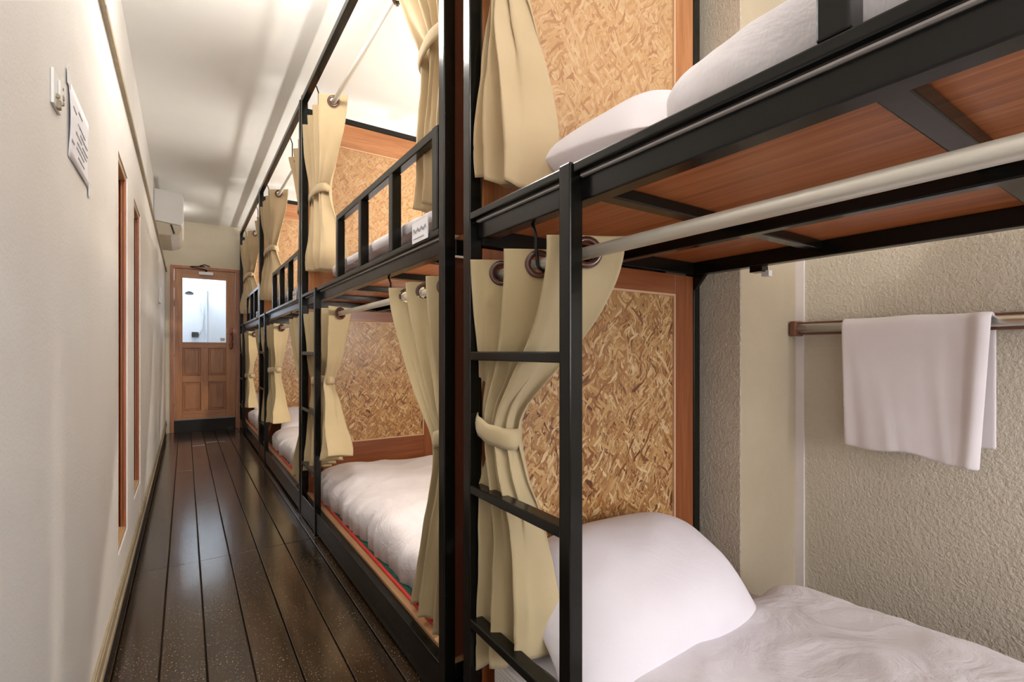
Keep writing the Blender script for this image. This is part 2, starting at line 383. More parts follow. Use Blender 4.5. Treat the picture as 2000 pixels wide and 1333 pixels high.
# skirting of left wall: beige moulding above a dark recessed board
bm = bmesh.new()
bx(bm, XL - 0.002, XL + 0.010, YB, YF, 0.10, 0.150); bx(bm, XL - 0.002, XL + 0.014, YB, YF, 0.098, 0.118)
bx(bm, XL - 0.002, XL + 0.007, YB, YF, 0.150, 0.158)
bx(bm, XL - 0.002, XL + 0.003, YB, YF, -0.02, 0.10, 1)
mesh_obj('baseboard_left', bm, [M['trim'], M['dark']], bevel=0.002, kind='structure')
for n, (a, c, z0, z1) in enumerate(OP):
    r = bpy.data.objects.new('window_%d' % (n + 1), None); COL.objects.link(r); r['kind'] = 'structure'
    bm = bmesh.new()
    for (y0, y1, s) in ((a + 0.001, a + 0.022, 1), (c - 0.022, c - 0.001, -1)):
        bx(bm, -0.222, XL - 0.004, y0, y1, z0 + 0.001, z1 - 0.001)
        bx(bm, -0.33, -0.226, y0, y1, z0 + 0.001, z1 - 0.001)
        yy = (y0, y0 + 0.008) if s > 0 else (y1 - 0.008, y1)
        bx(bm, -0.226, -0.222, yy[0], yy[1], z0 + 0.001, z1 - 0.001, 1)
        yy = (y1, y1 + 0.006) if s > 0 else (y0 - 0.006, y0)
        bx(bm, -0.212, XL - 0.004, yy[0], yy[1], z0 + 0.02, z1 - 0.02)
        yy = (y1, y1 + 0.02) if s > 0 else (y0 - 0.02, y0)
        bx(bm, -0.33, -0.231, yy[0], yy[1], z0 + 0.02, z1 - 0.02)
        yy = (y1 + 0.0, y1 + 0.045) if s > 0 else (y0 - 0.045, y0)
        bx(bm, -0.33, -0.242, yy[0], yy[1], z0 + 0.02, z1 - 0.02)
    mesh_obj('window_frame', bm, [M['win_w'], M['dark']], r, bevel=0.0015)
    bm = bmesh.new()
    for (za, zb, s) in ((z0 + 0.001, z0 + 0.02, 1), (z1 - 0.02, z1 - 0.001, -1)):
        bx(bm, -0.33, XL - 0.004, a + 0.022, c - 0.022, za, zb)
        zz = (zb, zb + 0.018) if s > 0 else (za - 0.018, za)
        bx(bm, -0.33, -0.245, a + 0.022, c - 0.022, zz[0], zz[1])
    mesh_obj('window_sill', bm, M['win_l'], r, bevel=0.003)
    bm = bmesh.new()
    bx(bm, -0.345, -0.31, a + 0.03, c - 0.03, z0 + 0.03, z1 - 0.03); bx(bm, -0.31, -0.30, a + 0.10, c - 0.10, z0 + 0.12, z1 - 0.12)
    mesh_obj('shutter', bm, M['win_w'], r, bevel=0.003)
# right wall, pillar, back wall, far wall
box('wall_right', (XR, XR + 0.12, YB, YF + 0.1, -0.03, ZC + 0.01), M['wall_r'], kind='structure')
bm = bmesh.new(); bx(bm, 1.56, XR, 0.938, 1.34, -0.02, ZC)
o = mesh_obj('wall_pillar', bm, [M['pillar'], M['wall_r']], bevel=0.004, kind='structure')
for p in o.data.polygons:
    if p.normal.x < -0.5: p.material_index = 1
box('trim_2', (XR - 0.006, XR, 0.908, 0.938, 0.0, ZC), M['strip'], kind='structure')
bm = bmesh.new()   # wall behind the camera, with an opening for the assumed window
bx(bm, -0.45, 0.20, YB - 0.12, YB, -0.03, ZC); bx(bm, 1.84, XR + 0.12, YB - 0.12, YB, -0.03, ZC)
bx(bm, 0.20, 1.84, YB - 0.12, YB, -0.03, 0.68); bx(bm, 0.20, 1.84, YB - 0.12, YB, 2.22, ZC)
mesh_obj('wall_back', bm, M['wall_l'], kind='structure')
bm = bmesh.new()
for x in (0.20, 0.99, 1.79): bx(bm, x, x + 0.05, YB - 0.08, YB - 0.03, 0.68, 2.22)
for z in (0.68, 2.17): bx(bm, 0.25, 1.79, YB - 0.08, YB - 0.03, z, z + 0.05)
mesh_obj('window_3', bm, M['win_w'], bevel=0.003, kind='structure')  # assumed window, unseen, added to go with the daylight fill
DX0, DX1, DZ1 = -0.151, 0.585, 2.066
bm = bmesh.new()
bx(bm, -0.40, DX0, YF, YF + 0.12, -0.03, ZC); bx(bm, DX1, XR + 0.1, YF, YF + 0.12, -0.03, ZC); bx(bm, DX0, DX1, YF, YF + 0.12, DZ1, ZC)
mesh_obj('wall_far', bm, M['wall_far'], kind='structure')
# door
dr = bpy.data.objects.new('door_1', None); COL.objects.link(dr); dr['kind'] = 'structure'
bm = bmesh.new()
bx(bm, DX0, DX0 + 0.034, YF - 0.02, YF + 0.10, 0, DZ1); bx(bm, DX1 - 0.042, DX1, YF - 0.02, YF + 0.10, 0, DZ1)
bx(bm, DX0 + 0.034, DX1 - 0.042, YF - 0.02, YF + 0.10, 2.033, DZ1)
mesh_obj('door_frame', bm, M['door_f'], dr, bevel=0.003)
box('door_step', (DX0 + 0.034, DX1 - 0.042, YF + 0.0, YF + 0.10, -0.01, 0.14), M['dark'], dr)
lx0, lx1, ly0, ly1 = -0.114, 0.540, YF + 0.002, YF + 0.042
box('door_stile', (lx0, -0.029, ly0, ly1, 0.15, 2.03), M['door_z'], dr, 0.002); box('door_stile', (0.438, lx1, ly0, ly1, 0.15, 2.03), M['door_z'], dr, 0.002)
for z0, z1 in ((1.92, 2.03), (1.043, 1.117), (0.15, 0.256)): box('door_rail', (-0.029, 0.438, ly0, ly1, z0, z1), M['door_x'], dr, 0.002)
box('door_muntin', (0.163, 0.245, ly0, ly1, 0.256, 1.043), M['door_z'], dr, 0.002)
box('door_rail', (-0.029, 0.163, ly0, ly1, 0.612, 0.698), M['door_x'], dr, 0.002); box('door_rail', (0.245, 0.438, ly0, ly1, 0.612, 0.698), M['door_x'], dr, 0.002)
for (x0, x1) in ((-0.029, 0.163), (0.245, 0.438)):
    for (z0, z1) in ((0.256, 0.612), (0.698, 1.043)):
        bm = bmesh.new()
        bx(bm, x0, x1, ly0 + 0.018, ly0 + 0.03, z0, z1); bx(bm, x0 + 0.022, x1 - 0.022, ly0 + 0.008, ly0 + 0.02, z0 + 0.022, z1 - 0.022)
        mesh_obj('door_panel', bm, M['door_p'], dr, bevel=0.005)
box('pane', (-0.029, 0.438, ly0 + 0.018, ly0 + 0.022, 1.117, 1.92), M['glass'], dr)
box('pane_sticker', (0.375, 0.425, ly0 + 0.016, ly0 + 0.0175, 1.135, 1.175), M['tile2'], dr)
bm = bmesh.new()
prof = [(1.03, .006), (1.045, .012), (1.06, .016), (1.075, .010), (1.085, .019), (1.105, .019), (1.112, .011), (1.15, .016), (1.17, .018), (1.19, .016), (1.228, .011), (1.235, .019), (1.255, .019), (1.265, .010), (1.28, .016), (1.295, .012), (1.31, .006)]
sweep(bm, [(0.492, ly0 - 0.035, z) for z, r in prof], 0, 16, [r * 1.45 for z, r in prof])
for z in (1.095, 1.245): sweep(bm, [(0.492, ly0 - 0.035, z), (0.492, ly0 + 0.005, z)], 0.009)
mesh_obj('door_handle', bm, M['handle'], dr)
bm = bmesh.new(); bx(bm, 0.14, 0.295, ly0 - 0.045, ly0, 1.965, 2.005)
dc = mesh_obj('door_closer', bm, M['plastic'], dr, bevel=0.005)
bm = bmesh.new(); sweep(bm, [(0.22, ly0 - 0.03, 2.005), (0.22, ly0 - 0.03, 2.03)], 0.012); sweep(bm, [(0.22, ly0 - 0.03, 2.03), (0.05, ly0 - 0.13, 2.04)], 0.006); sweep(bm, [(0.05, ly0 - 0.13, 2.045), (0.20, ly0 - 0.025, 2.075)], 0.006)
sweep(bm, [(0.15, ly0 - 0.03, 2.075), (0.2, ly0 - 0.04, 2.095), (0.26, ly0 - 0.03, 2.075)], 0.006)
mesh_obj('closer_arm', bm, M['metal'], dc)
for z in (1.83, 1.60, 0.98, 0.36):
    bm = bmesh.new(); sweep(bm, [(lx0 - 0.004, ly0 - 0.006, z - 0.04), (lx0 - 0.004, ly0 - 0.006, z + 0.04)], 0.007)
    mesh_obj('hinge', bm, M['chrome'], dr)
# washroom behind the glazed door
bm = bmesh.new()
bx(bm, -0.55, 1.2, 9.0, 9.1, 0, 2.6); bx(bm, -0.65, -0.55, YF + 0.12, 9.1, 0, 2.6); bx(bm, 1.2, 1.3, YF + 0.12, 9.1, 0, 2.6); bx(bm, -0.65, 1.3, YF + 0.12, 9.1, 2.55, 2.62)
mesh_obj('wall_washroom', bm, M['tile'], kind='structure')
box('wall_washroom_partition', (0.255, 0.275, 8.15, 8.98, 0, 1.86), M['tile2'], kind='structure')
sh = thing('shower_set', 'chrome shower head and hose seen through the door glass', 'shower', (.05, 8.99, 0))
bm = bmesh.new(); sweep(bm, [(0, 0, 1.9), (0, -0.12, 1.93), (0, -0.16, 1.90)], 0.012); mesh_obj('shower_arm', bm, M['chrome'], sh)
bm = bmesh.new(); sweep(bm, [(0, -0.16, 1.91), (0, -0.17, 1.88), (0, -0.172, 1.87)], 0, 16, [0.015, 0.055, 0.055]); mesh_obj('shower_head', bm, M['metal'], sh)
bm = bmesh.new(); sweep(bm, [(0.15, -0.03, 1.75), (0.19, -0.05, 1.55), (0.17, -0.05, 1.35), (0.11, -0.04, 1.22), (0.05, -0.03, 1.26)], 0.010); mesh_obj('hose', bm, M['chrome'], sh)
bm = bmesh.new(); bx(bm, 0.03, 0.12, -0.07, 0, 1.22, 1.30); mesh_obj('mixer', bm, M['metal'], sh, bevel=0.01)
# added lamp fixtures, out of view, that go with the fill lights
def added_ceiling_lamp(x, y, lab):
    t = thing('ceiling_lamp', lab, 'lamp', (x, y, ZC))
    bm = bmesh.new(); sweep(bm, [(0, 0, 0), (0, 0, -0.02), (0, 0, -0.021), (0, 0, -0.10)], 0.17, 32, [.06, .06, .012, .012]); mesh_obj('lamp_base', bm, M['plastic'], t)
    bm = bmesh.new(); sweep(bm, [(0, 0, -0.095), (0, 0, -0.10), (0, 0, -0.115), (0, 0, -0.125)], 0, 24, [0.02, 0.03, 0.03, 0.015]); mesh_obj('diffuser', bm, M['lampglow'], t)
t = thing('door_lamp', 'small bulb lamp on the left wall hidden behind the air conditioner', 'lamp', (XLU, 6.66, 2.42))  # added to brighten the far ceiling and wall
bm = bmesh.new(); sweep(bm, [(0, 0, 0), (.02, 0, 0)], .04, 20); mesh_obj('lamp_base', bm, M['plastic'], t)
bm = bmesh.new(); sweep(bm, [(.02, 0, 0), (.03, 0, 0), (.06, 0, 0), (.08, 0, 0)], 0, 16, [.012, .018, .018, .008]); mesh_obj('bulb', bm, M['lampglow'], t)
added_ceiling_lamp(0.22, -0.6, 'round white ceiling lamp over the passage, near the window end')
added_ceiling_lamp(0.22, 2.0, 'round white ceiling lamp over the middle of the passage')

for cy, cl, cp in FILL_UPLIGHTS:  # trays and tubes of the added uplights
    t = thing('wall_uplight', 'long white uplight tray on the right wall behind the %s bunk' % {-0.1: 'nearest', 2.2: 'second', 4.2: 'third', 6.2: 'farthest'}[cy], 'uplight', (1.74, cy, 1.335), group='uplights behind the bunks')
    bm = bmesh.new(); bx(bm, -.09, .09, -cl / 2 - .03, cl / 2 + .03, 0, .02); bx(bm, -.09, -.082, -cl / 2 - .03, cl / 2 + .03, .02, .07); bx(bm, .082, .09, -cl / 2 - .03, cl / 2 + .03, .02, .07)
    bx(bm, .09, .188, -.03, .03, .0, .02)
    mesh_obj('tray', bm, M['plastic'], t)
    bm = bmesh.new(); sweep(bm, [(0, -cl / 2, .045), (0, cl / 2, .045)], .013, 12); mesh_obj('tube', bm, M['lampglow'], t)
# ------------------------------------------------------------------ bunk bed
XB = 0.587; L = 1.99; W = 0.93; T = 0.035
def make_bunk():
    r = thing('bunk_bed', '', 'bunk bed', (XB, 0, 0), group='black steel bunk beds in a row')
    mt = M['metal']; bv = 0.003
    def P(name, dims, mat=mt, bevel=bv, parent=r): return box(name, dims, mat, parent, bevel)
    for x in (0, W - T):
        for y in (-T, -L): P('corner_post', (x, x + T, y, y + T, 0.001, 2.56))
    P('ladder_rail', (-0.006, 0.026, -0.422, -0.390, 0.001, 1.347))
    for z in (1.0, 0.668, 0.336, 0.030): P('rung', (0.000, 0.034, -0.390, -T, z - 0.022, z))
    # middle deck: flat rim over a tube, white edging between
    P('rim', (0.0, 0.024, -L + T, -T, 1.327, 1.345))
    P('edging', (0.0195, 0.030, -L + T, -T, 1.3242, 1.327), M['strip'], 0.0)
    P('side_beam', (0.022, 0.058, -L + T, -T, 1.279, 1.3225))
    P('side_beam', (W - T, W, -L + T, -T, 1.268, 1.312))
    P('middle_beam', (0.455, 0.485, -L + T, -T, 1.262, 1.288))
    for y in (-T, -L): P('end_beam', (T, W - T, y, y + T, 1.268, 1.312))
    for y in (-0.45, -0.90, -1.35, -1.75): P('cross_beam', (0.058, W - T, y, y + 0.035, 1.288, 1.312))
    P('deck_board', (0.058, W - 0.002, -L + 0.002, -0.002, 1.3125, 1.328), M['ply'], 0)
    # bottom frame
    P('side_rail', (0.0, T, -L + T, -T, 0.02, 0.130)); P('side_rail', (W - T, W, -L + T, -T, 0.09, 0.130))
    for y in (-T, -L): P('end_rail', (T, W - T, y, y + T, 0.09, 0.130))
    P('base_board', (0.03, W, -L + 0.005, -0.005, 0.131, 0.141), M['board'], 0)
    # top frame
    for x in (0, W - T): P('top_rail', (x, x + T, -L + T, -T, 2.518, 2.553))
    for y in (-T, -L): P('top_bar', (T, W - T, y, y + T, 2.450, 2.485))
    # guard rail on the near half
    g = P('guard_rail', (0.002, 0.032, -L + 0.045, -L + 1.155, 1.612, 1.640))
    for k in range(4):
        y = -L + 0.045 + k * 0.3583
        P('guard_post', (0.0, 0.034, y, y + 0.035, 1.345, 1.612 if k else 1.640), parent=g)
    # headboards: wooden frame, bead, strand board
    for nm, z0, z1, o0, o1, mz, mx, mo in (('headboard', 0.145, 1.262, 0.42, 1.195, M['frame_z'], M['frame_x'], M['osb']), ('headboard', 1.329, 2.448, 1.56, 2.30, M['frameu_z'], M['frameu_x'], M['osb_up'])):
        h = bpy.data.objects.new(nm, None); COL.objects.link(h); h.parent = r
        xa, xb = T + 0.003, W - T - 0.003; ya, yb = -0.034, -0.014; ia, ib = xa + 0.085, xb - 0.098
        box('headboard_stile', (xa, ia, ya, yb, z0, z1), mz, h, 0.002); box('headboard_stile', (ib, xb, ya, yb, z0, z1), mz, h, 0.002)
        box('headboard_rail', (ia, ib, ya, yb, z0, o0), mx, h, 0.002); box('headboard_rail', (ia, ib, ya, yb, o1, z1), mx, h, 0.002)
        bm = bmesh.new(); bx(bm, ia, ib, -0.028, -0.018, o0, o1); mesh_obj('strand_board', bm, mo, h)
        bm = bmesh.new(); t = 0.007
        bx(bm, ia, ia + t, ya - 0.002, -0.028, o0, o1); bx(bm, ib - t, ib, ya - 0.002, -0.028, o0, o1)
        bx(bm, ia + t, ib - t, ya - 0.002, -0.028, o0, o0 + t); bx(bm, ia + t, ib - t, ya - 0.002, -0.028, o1 - t, o1)
        mesh_obj('bead', bm, M['bead'], h)
    # curtain rods with hooks
    for z, zt, zh in ((1.195, 1.28, 1.195), (2.335, 2.52, 2.335)):
        bm = bmesh.new(); sweep(bm, [(0.073, -L + 0.02, z), (0.073, -T - 0.001, z)], 0.0125, 20)
        rod = mesh_obj('curtain_rod', bm, M['rodwhite'], r)
        for y in (-0.24, -L + 0.56):
            bm = bmesh.new()
            pts = [(0.04, y, zt + 0.01), (0.052, y, zt - 0.025), (0.052, y, zh + 0.035), (0.056, y, zh + 0.012)]
            for k in range(9):
                a = math.pi * (1.0 + k / 8 * 1.1); pts.append((0.073 + 0.017 * math.cos(a), y, zh + 0.002 + 0.017 * math.sin(a)))
            sweep(bm, pts, 0.0038, 8); mesh_obj('rod_hook', bm, mt, rod)
    # gussets
    bm = bmesh.new()
    for y in (-T, ):
        v = [bm.verts.new(p) for p in ((W - T, y - 0.002, 1.268), (W - T, y - 0.045, 1.268), (W - T, y - 0.002, 1.215), (W - 0.02, y - 0.002, 1.268), (W - 0.02, y - 0.045, 1.268), (W - 0.02, y - 0.002, 1.215))]
        bm.faces.new(v[:3]); bm.faces.new(v[3:]); bm.faces.new((v[0], v[1], v[4], v[3])); bm.faces.new((v[1], v[2], v[5], v[4])); bm.faces.new((v[2], v[0], v[3], v[5]))
    mesh_obj('gusset', bm, mt, r)
    bm = bmesh.new(); bx(bm, W - 0.03, W + 0.005, -0.275, -0.235, 1.250, 1.268); bx(bm, W - 0.01, W + 0.010, -0.285, -0.262, 1.236, 1.254, 1)
    mesh_obj('wall_clip', bm, [mt, M['plastic']], r)
    # white name card on the rim
    c = box('name_card', (-0.004, -0.0015, -L + 0.10, -L + 0.215, 1.331, 1.394), M['paper'], r); c['label'] = 'white card with handwriting'
    bm = bmesh.new()
    n = 26; y0, y1 = -L + 0.205, -L + 0.108
    zig = [(-0.0052, y0 + (y1 - y0) * i / n, 1.366 + (0.0095 if i % 2 else -0.0085) * (0.6 + 0.4 * math.sin(i * 2.3))) for i in range(n + 1)]
    for a, c2 in zip(zig[:-1], zig[1:]): sweep(bm, [a, c2], 0.0006, 4)
    for k in range(9): bx(bm, -0.0052, -0.0042, y0 - 0.009 * k - 0.007, y0 - 0.009 * k, 1.342, 1.3445)
    mesh_obj('card_writing', bm, M['ink'], c)
    # added lamp at the foot end of each berth, to brighten it
    for z in (1.245, 2.44):
        bm = bmesh.new(); sweep(bm, [(0.70, -L + 0.07, z + 0.015), (0.70, -L + 0.07, z - 0.02)], 0, 20, [0.045, 0.052])
        lb = mesh_obj('reading_lamp', bm, M['plastic'], r)
        bm = bmesh.new(); sweep(bm, [(0.70, -L + 0.07, z - 0.0205), (0.70, -L + 0.07, z - 0.026)], 0, 20, [0.045, 0.035]); mesh_obj('lamp_diffuser', bm, M['lampglow'], lb)
    return r
YFAR = [1.10, 3.20, 5.22, 7.22]
BL = ['nearest black steel bunk bed, its ladder closest to the camera, cut by the right edge',
      'black steel bunk bed second from the camera, with a four-post guard rail above',
      'black steel bunk bed third from the camera along the passage',
      'farthest black steel bunk bed, beside the panelled wooden door']
proto = make_bunk(); bunks = [proto]
for i in range(1, 4): bunks.append(copy_tree(proto))
for i, bk in enumerate(bunks):
    bk.location = (XB, YFAR[i], 0); bk['label'] = BL[i]
    for zz, pw in ((1.20, 12.0 if i else 1.2), (2.38, 2.0 if i else 1.0)):
        area('reading_light', (0.70, -L + 0.09, zz), (math.radians(50), 0, 0), 0.10, 0.10, pw, (1.0, 0.90, 0.78), bk)  # fill light of the added berth lamps
    if i:   # plain foot panels closing the camera end of the farther bunks
        for z0, z1 in ((.145, 1.262), (1.329, 2.448)):
            box('foot_panel', (T + .003, W - T - .003, -L + .010, -L + .020, z0, z1), M['brown'], bk)
# the nearest bunk's lower board is stained red
for c in kids(bunks[0]):
    if c.name.startswith('base_board'):
        c.data = c.data.copy(); c.data.materials[0] = M['board_red']

# ------------------------------------------------------------------ curtains
def smoothstep(t): return t * t * (3 - 2 * t)
def curtain(rows, nf, label, group, mat, tie_z, x0=0.66, rod_z=None, sgn=1, tie_to=None, phase=0.0, seed=0, tx=0.0, hem_amp=0.006, cat='curtain'):
    """rows: (z_far, y_far, z_near, y_near, amp) down the cloth; nf: number of flat flaps between pleats"""
    root = thing('curtain', label, cat, (x0, (rows[0][1] + rows[0][3]) / 2, 0), group=group)
    ox, oy = x0, (rows[0][1] + rows[0][3]) / 2
    # resample rows (Catmull-like smooth interpolation on arc index)
    nr = 84; zs = [r[0] for r in rows]; total = zs[0] - zs[-1]
    def at(z):
        for a, c in zip(rows[:-1], rows[1:]):
            if a[0] >= z >= c[0]:
                t = (a[0] - z) / (a[0] - c[0]); return [a[k] * (1 - t) + c[k] * t for k in range(5)]
        return list(rows[-1])
    tv = []
    top_n = 26 if rod_z else 6
    for i in range(top_n): tv.append(zs[0] - 0.078 * i / top_n)
    for i in range(nr + 1): tv.append(zs[0] - 0.078 - (total - 0.078) * i / nr)
    def sm(z):
        acc = [0] * 5; ws = 0
        for k in range(-3, 4):
            zz = min(zs[0], max(zs[-1], z + k * 0.012)); a = at(zz)
            for q in range(5): acc[q] += a[q]
            ws += 1
        return [q / ws for q in acc]
    cols = nf * 20
    bm = bmesh.new(); g = []
    for z in tv:
        zf, yf, zn, yn, A = sm(z); row = []
        zoff = zs[0] - z
        zf0 = z
        for j in range(cols + 1):
            a = j / cols; ph = a * nf
            k = int(min(ph, nf - 1e-6)); t = ph - k
            tri = -1 + 2 * t if k % 2 == 0 else 1 - 2 * t
            wv = 0.72 * tri + 0.28 * math.sin(tri * math.pi / 2)
            # flaps near-perpendicular to the rod at the top: squash the y travel to the pleat turns
            wob = 0.35 * nz(a * 5 + seed, z * 2.2, seed) 
            down = min(1.0, zoff / 0.35)
            tie_f = math.exp(-((z - tie_z) / 0.21) ** 2) * down
            fold = math.sin(ph * 2 * math.pi * 1.5 + 2.2 * nz(a * 4, z * 1.5, seed + 9))
            x = ox + sgn * A * wv * (1 + wob * down) * (1 - 0.35 * tie_f) + 0.010 * down * nz(a * 3, z * 5, seed + 3) + 0.011 * (tie_f + 0.45 * down) * fold + tx * tie_f + 0.004 * down * nz(a * 14 + seed, z * 1.6, seed) + 0.0025 * down * nz(a * 8, z * 14, seed + 11)
            y = yf + (yn - yf) * a + 0.018 * down * nz(a * 9 + seed, z * 3, 2 + seed) + 0.004 * tie_f * math.cos(ph * 2 * math.pi * 1.5)
            if abs(zoff - 0.085) < 0.004 or abs(zf0 - zs[-1] - 0.07) < 0.004: x += 0.0012 * sgn
            zz = z + (zn - zf) * a + (hem_amp * nz(a * 12, 0, seed + 5) * 2 if zoff > 0.3 else 0) * (zoff / total)
            row.append(bm.verts.new((x - ox, y - oy, zz)))
        g.append(row)
    for i in range(len(g) - 1):
        for j in range(cols):
            vs = (g[i][j], g[i][j + 1], g[i + 1][j + 1], g[i + 1][j])
            if rod_z:
                cx = sum(v.co.x for v in vs) / 4; cz = sum(v.co.z for v in vs) / 4
                if math.hypot(cx, cz - rod_z) < 0.0215: continue
            bm.faces.new(vs).smooth = True
    sheet = mesh_obj('cloth_sheet', bm, mat, root, solid=0.0022)
    if rod_z:
        yf, yn = rows[0][1], rows[0][3]
        for k in range(nf):
            a = (k + 0.5) / nf; y = yf + (yn - yf) * a - oy; dy = (yn - yf) / nf * 0.9
            dxs = 2 * rows[0][4] * sgn * (1 if k % 2 == 0 else -1)
            nrm = Vector((-dy, dxs, 0))
            bm = bmesh.new(); torus(bm, (0, y, rod_z), nrm, 0.0255, 0.0068)
            mesh_obj('grommet', bm, M['grommet'], root)
    # tie band around the waist
    zf, yf, zn, yn, A = at(tie_z)
    cy = (yf + yn) / 2 - oy; ry = abs(yf - yn) / 2 + 0.010; rx = A * 1.25 + 0.010; txx = tx
    bm = bmesh.new(); seg = 40; rings = []
    hw = 0.024
    for i in range(seg):
        t = 2 * math.pi * i / seg; ringv = []
        for q in range(5):
            f = q / 4 * 2 - 1
            bulge = 1.0 + 0.10 * (1 - f * f)
            ringv.append(bm.verts.new((txx + rx * bulge * math.cos(t), cy + ry * bulge * math.sin(t), tie_z + f * hw + 0.014 * math.sin(t) * (1 if tie_to and tie_to > 0 else -1) + 0.004 * nz(math.cos(t) * 2, math.sin(t) * 2, seed))))
        rings.append(ringv)
    for i in range(seg):
        for q in range(4): bm.faces.new((rings[i][q], rings[(i + 1) % seg][q], rings[(i + 1) % seg][q + 1], rings[i][q + 1])).smooth = True
    if tie_to:
        s = 1 if tie_to > 0 else -1
        y0 = cy + s * ry * 0.9; y1 = y0 + tie_to
        prev = None
        for i in range(9):
            t = i / 8; yy = y0 + (y1 - y0) * t; zz = tie_z + 0.012 + 0.05 * smoothstep(t); h = hw * (1 - 0.45 * t); xx = txx - rx * 0.9 * (1 - t) - 0.01 * t
            cur = [bm.verts.new((xx, yy, zz + h)), bm.verts.new((xx - 0.002, yy, zz - h))]
            if prev: bm.faces.new((prev[0], prev[1], cur[1], cur[0])).smooth = True
            prev = cur
    mesh_obj('tieback', bm, mat, root, solid=0.003)
    return root
ZT, ZRL, ZTU, ZRU = 1.228, 1.195, 2.372, 2.335
GL = 'beige curtains on the lower berths'; GU = 'beige curtains on the upper berths'
cu, cup = M['curtain'], M['curtain_up']
# lower, ladder end of each bunk
curtain([(ZT, 1.062, ZT, .675, .068), (1.17, 1.062, 1.17, .68, .067), (1.10, 1.062, 1.10, .72, .064), (1.05, 1.06, 1.05, .755, .058), (.97, 1.055, .97, .825, .048), (.91, 1.065, .91, .885, .036), (.85, 1.068, .85, .935, .025), (.81, 1.068, .81, .945, .023), (.77, 1.068, .775, .93, .027), (.58, 1.06, .61, .893, .038), (.40, 1.06, .46, .865, .046), (.205, 1.062, .33, .845, .055)],
        5, 'tied beige curtain with three big eyelets behind the nearest ladder', GL, cu, .81, rod_z=ZRL, tie_to=.03, seed=1, x0=.655, tx=-.022)
curtain([(ZT, 3.15, ZT, 2.52, .068), (1.17, 3.15, 1.17, 2.54, .066), (.96, 3.13, .95, 2.66, .05), (.86, 3.12, .85, 2.78, .030), (.82, 3.12, .81, 2.80, .028), (.75, 3.13, .76, 2.72, .04), (.6, 3.14, .62, 2.66, .055), (.28, 3.15, .48, 2.54, .07)],
        8, 'beige curtain behind the ladder of the second bunk, lower berth', GL, cu, .83, rod_z=ZRL, seed=2)
curtain([(ZT, 5.17, ZT, 4.34, .068), (1.03, 5.17, 1.03, 4.42, .055), (.86, 5.15, .86, 4.60, .035), (.82, 5.15, .82, 4.60, .032), (.6, 5.15, .6, 4.42, .055), (.34, 5.17, .42, 4.34, .07)],
        8, 'beige curtain behind the ladder of the third bunk, lower berth', GL, cu, .83, rod_z=ZRL, seed=3)
curtain([(ZT, 7.16, ZT, 6.25, .068), (1.0, 7.16, 1.0, 6.35, .055), (.72, 7.14, .72, 6.60, .035), (.68, 7.14, .68, 6.60, .032), (.5, 7.14, .5, 6.45, .05), (.28, 7.16, .36, 6.3, .06)],
        8, 'beige curtain at the door end of the farthest bunk, lower berth', GL, cu, .70, rod_z=ZRL, seed=4)
# lower, near end
def near_low(y, label, seed):
    return curtain([(ZT, y + .08, ZT, y + .57, .05), (1.15, y + .08, 1.15, y + .55, .048), (1.02, y + .08, 1.02, y + .46, .042), (.92, y + .08, .92, y + .38, .035), (.8, y + .08, .8, y + .235, .026), (.74, y + .075, .74, y + .16, .022), (.69, y + .075, .69, y + .145, .024), (.59, y + .075, .59, y + .18, .03), (.47, y + .07, .47, y + .235, .036), (.28, y + .07, .28, y + .32, .044), (.165, y + .07, .165, y + .36, .05)],
        6, label, GL, cu, .74, x0=.655, rod_z=ZRL, sgn=-1, seed=seed)
near_low(1.21, 'long beige curtain swept aside at the camera end of the second bunk, lower berth', 5)
near_low(3.23, 'narrow beige curtain at the camera end of the third bunk, lower berth', 6)
near_low(5.24, 'beige curtain at the camera end of the farthest bunk, lower berth', 7)
# upper, ladder end
def far_up(y, d, label, seed, nf=7, zx=0.0):
    return curtain([(ZTU, y - .05, ZTU, y - d, .068), (2.2, y - .05, 2.2, y - d * .93, .058), (2.02, y - .06, 2.02, y - d * .75, .042), (1.93, y - .07, 1.93, y - d * .62, .032), (1.89, y - .07, 1.89, y - d * .61, .032), (1.82, y - .06, 1.82, y - d * .70, .042), (1.66, y - .05, 1.64, y - d * .92, .06), (1.55, y - .045, 1.50, y - d * 1.05, .072), (1.49 - zx, y - .045, 1.43 - zx, y - d * .95, .060)],
        nf, label, GU, cup, 1.91, x0=.655, rod_z=ZRU, seed=seed)
far_up(1.10, .205, 'thick beige curtain tied at the ladder end of the nearest upper berth', 8, 5, .06)
far_up(3.20, .55, 'beige curtain tied at the waist at the ladder end of the second upper berth', 9)
far_up(5.22, .75, 'beige curtain at the ladder end of the third upper berth', 10)
far_up(7.22, 1.1, 'beige curtain at the ladder end of the farthest upper berth', 11)
def near_up(y, label, seed):
    return curtain([(ZTU, y + .07, ZTU, y + .60, .05), (2.25, y + .07, 2.25, y + .50, .045), (2.13, y + .07, 2.13, y + .42, .038), (1.97, y + .07, 1.97, y + .28, .028), (1.90, y + .07, 1.90, y + .265, .026), (1.77, y + .07, 1.77, y + .29, .03), (1.6, y + .07, 1.6, y + .315, .038), (1.46, y + .07, 1.46, y + .32, .045)],
        6, label, GU, cup, 1.94, x0=.655, rod_z=ZRU, sgn=-1, tie_to=-.06, seed=seed)
near_up(1.21, 'beige curtain tied back at the camera end of the second upper berth', 12)
near_up(3.23, 'pale beige curtain at the camera end of the third upper berth', 13)
near_up(5.24, 'pale beige curtain at the camera end of the farthest upper berth', 14)

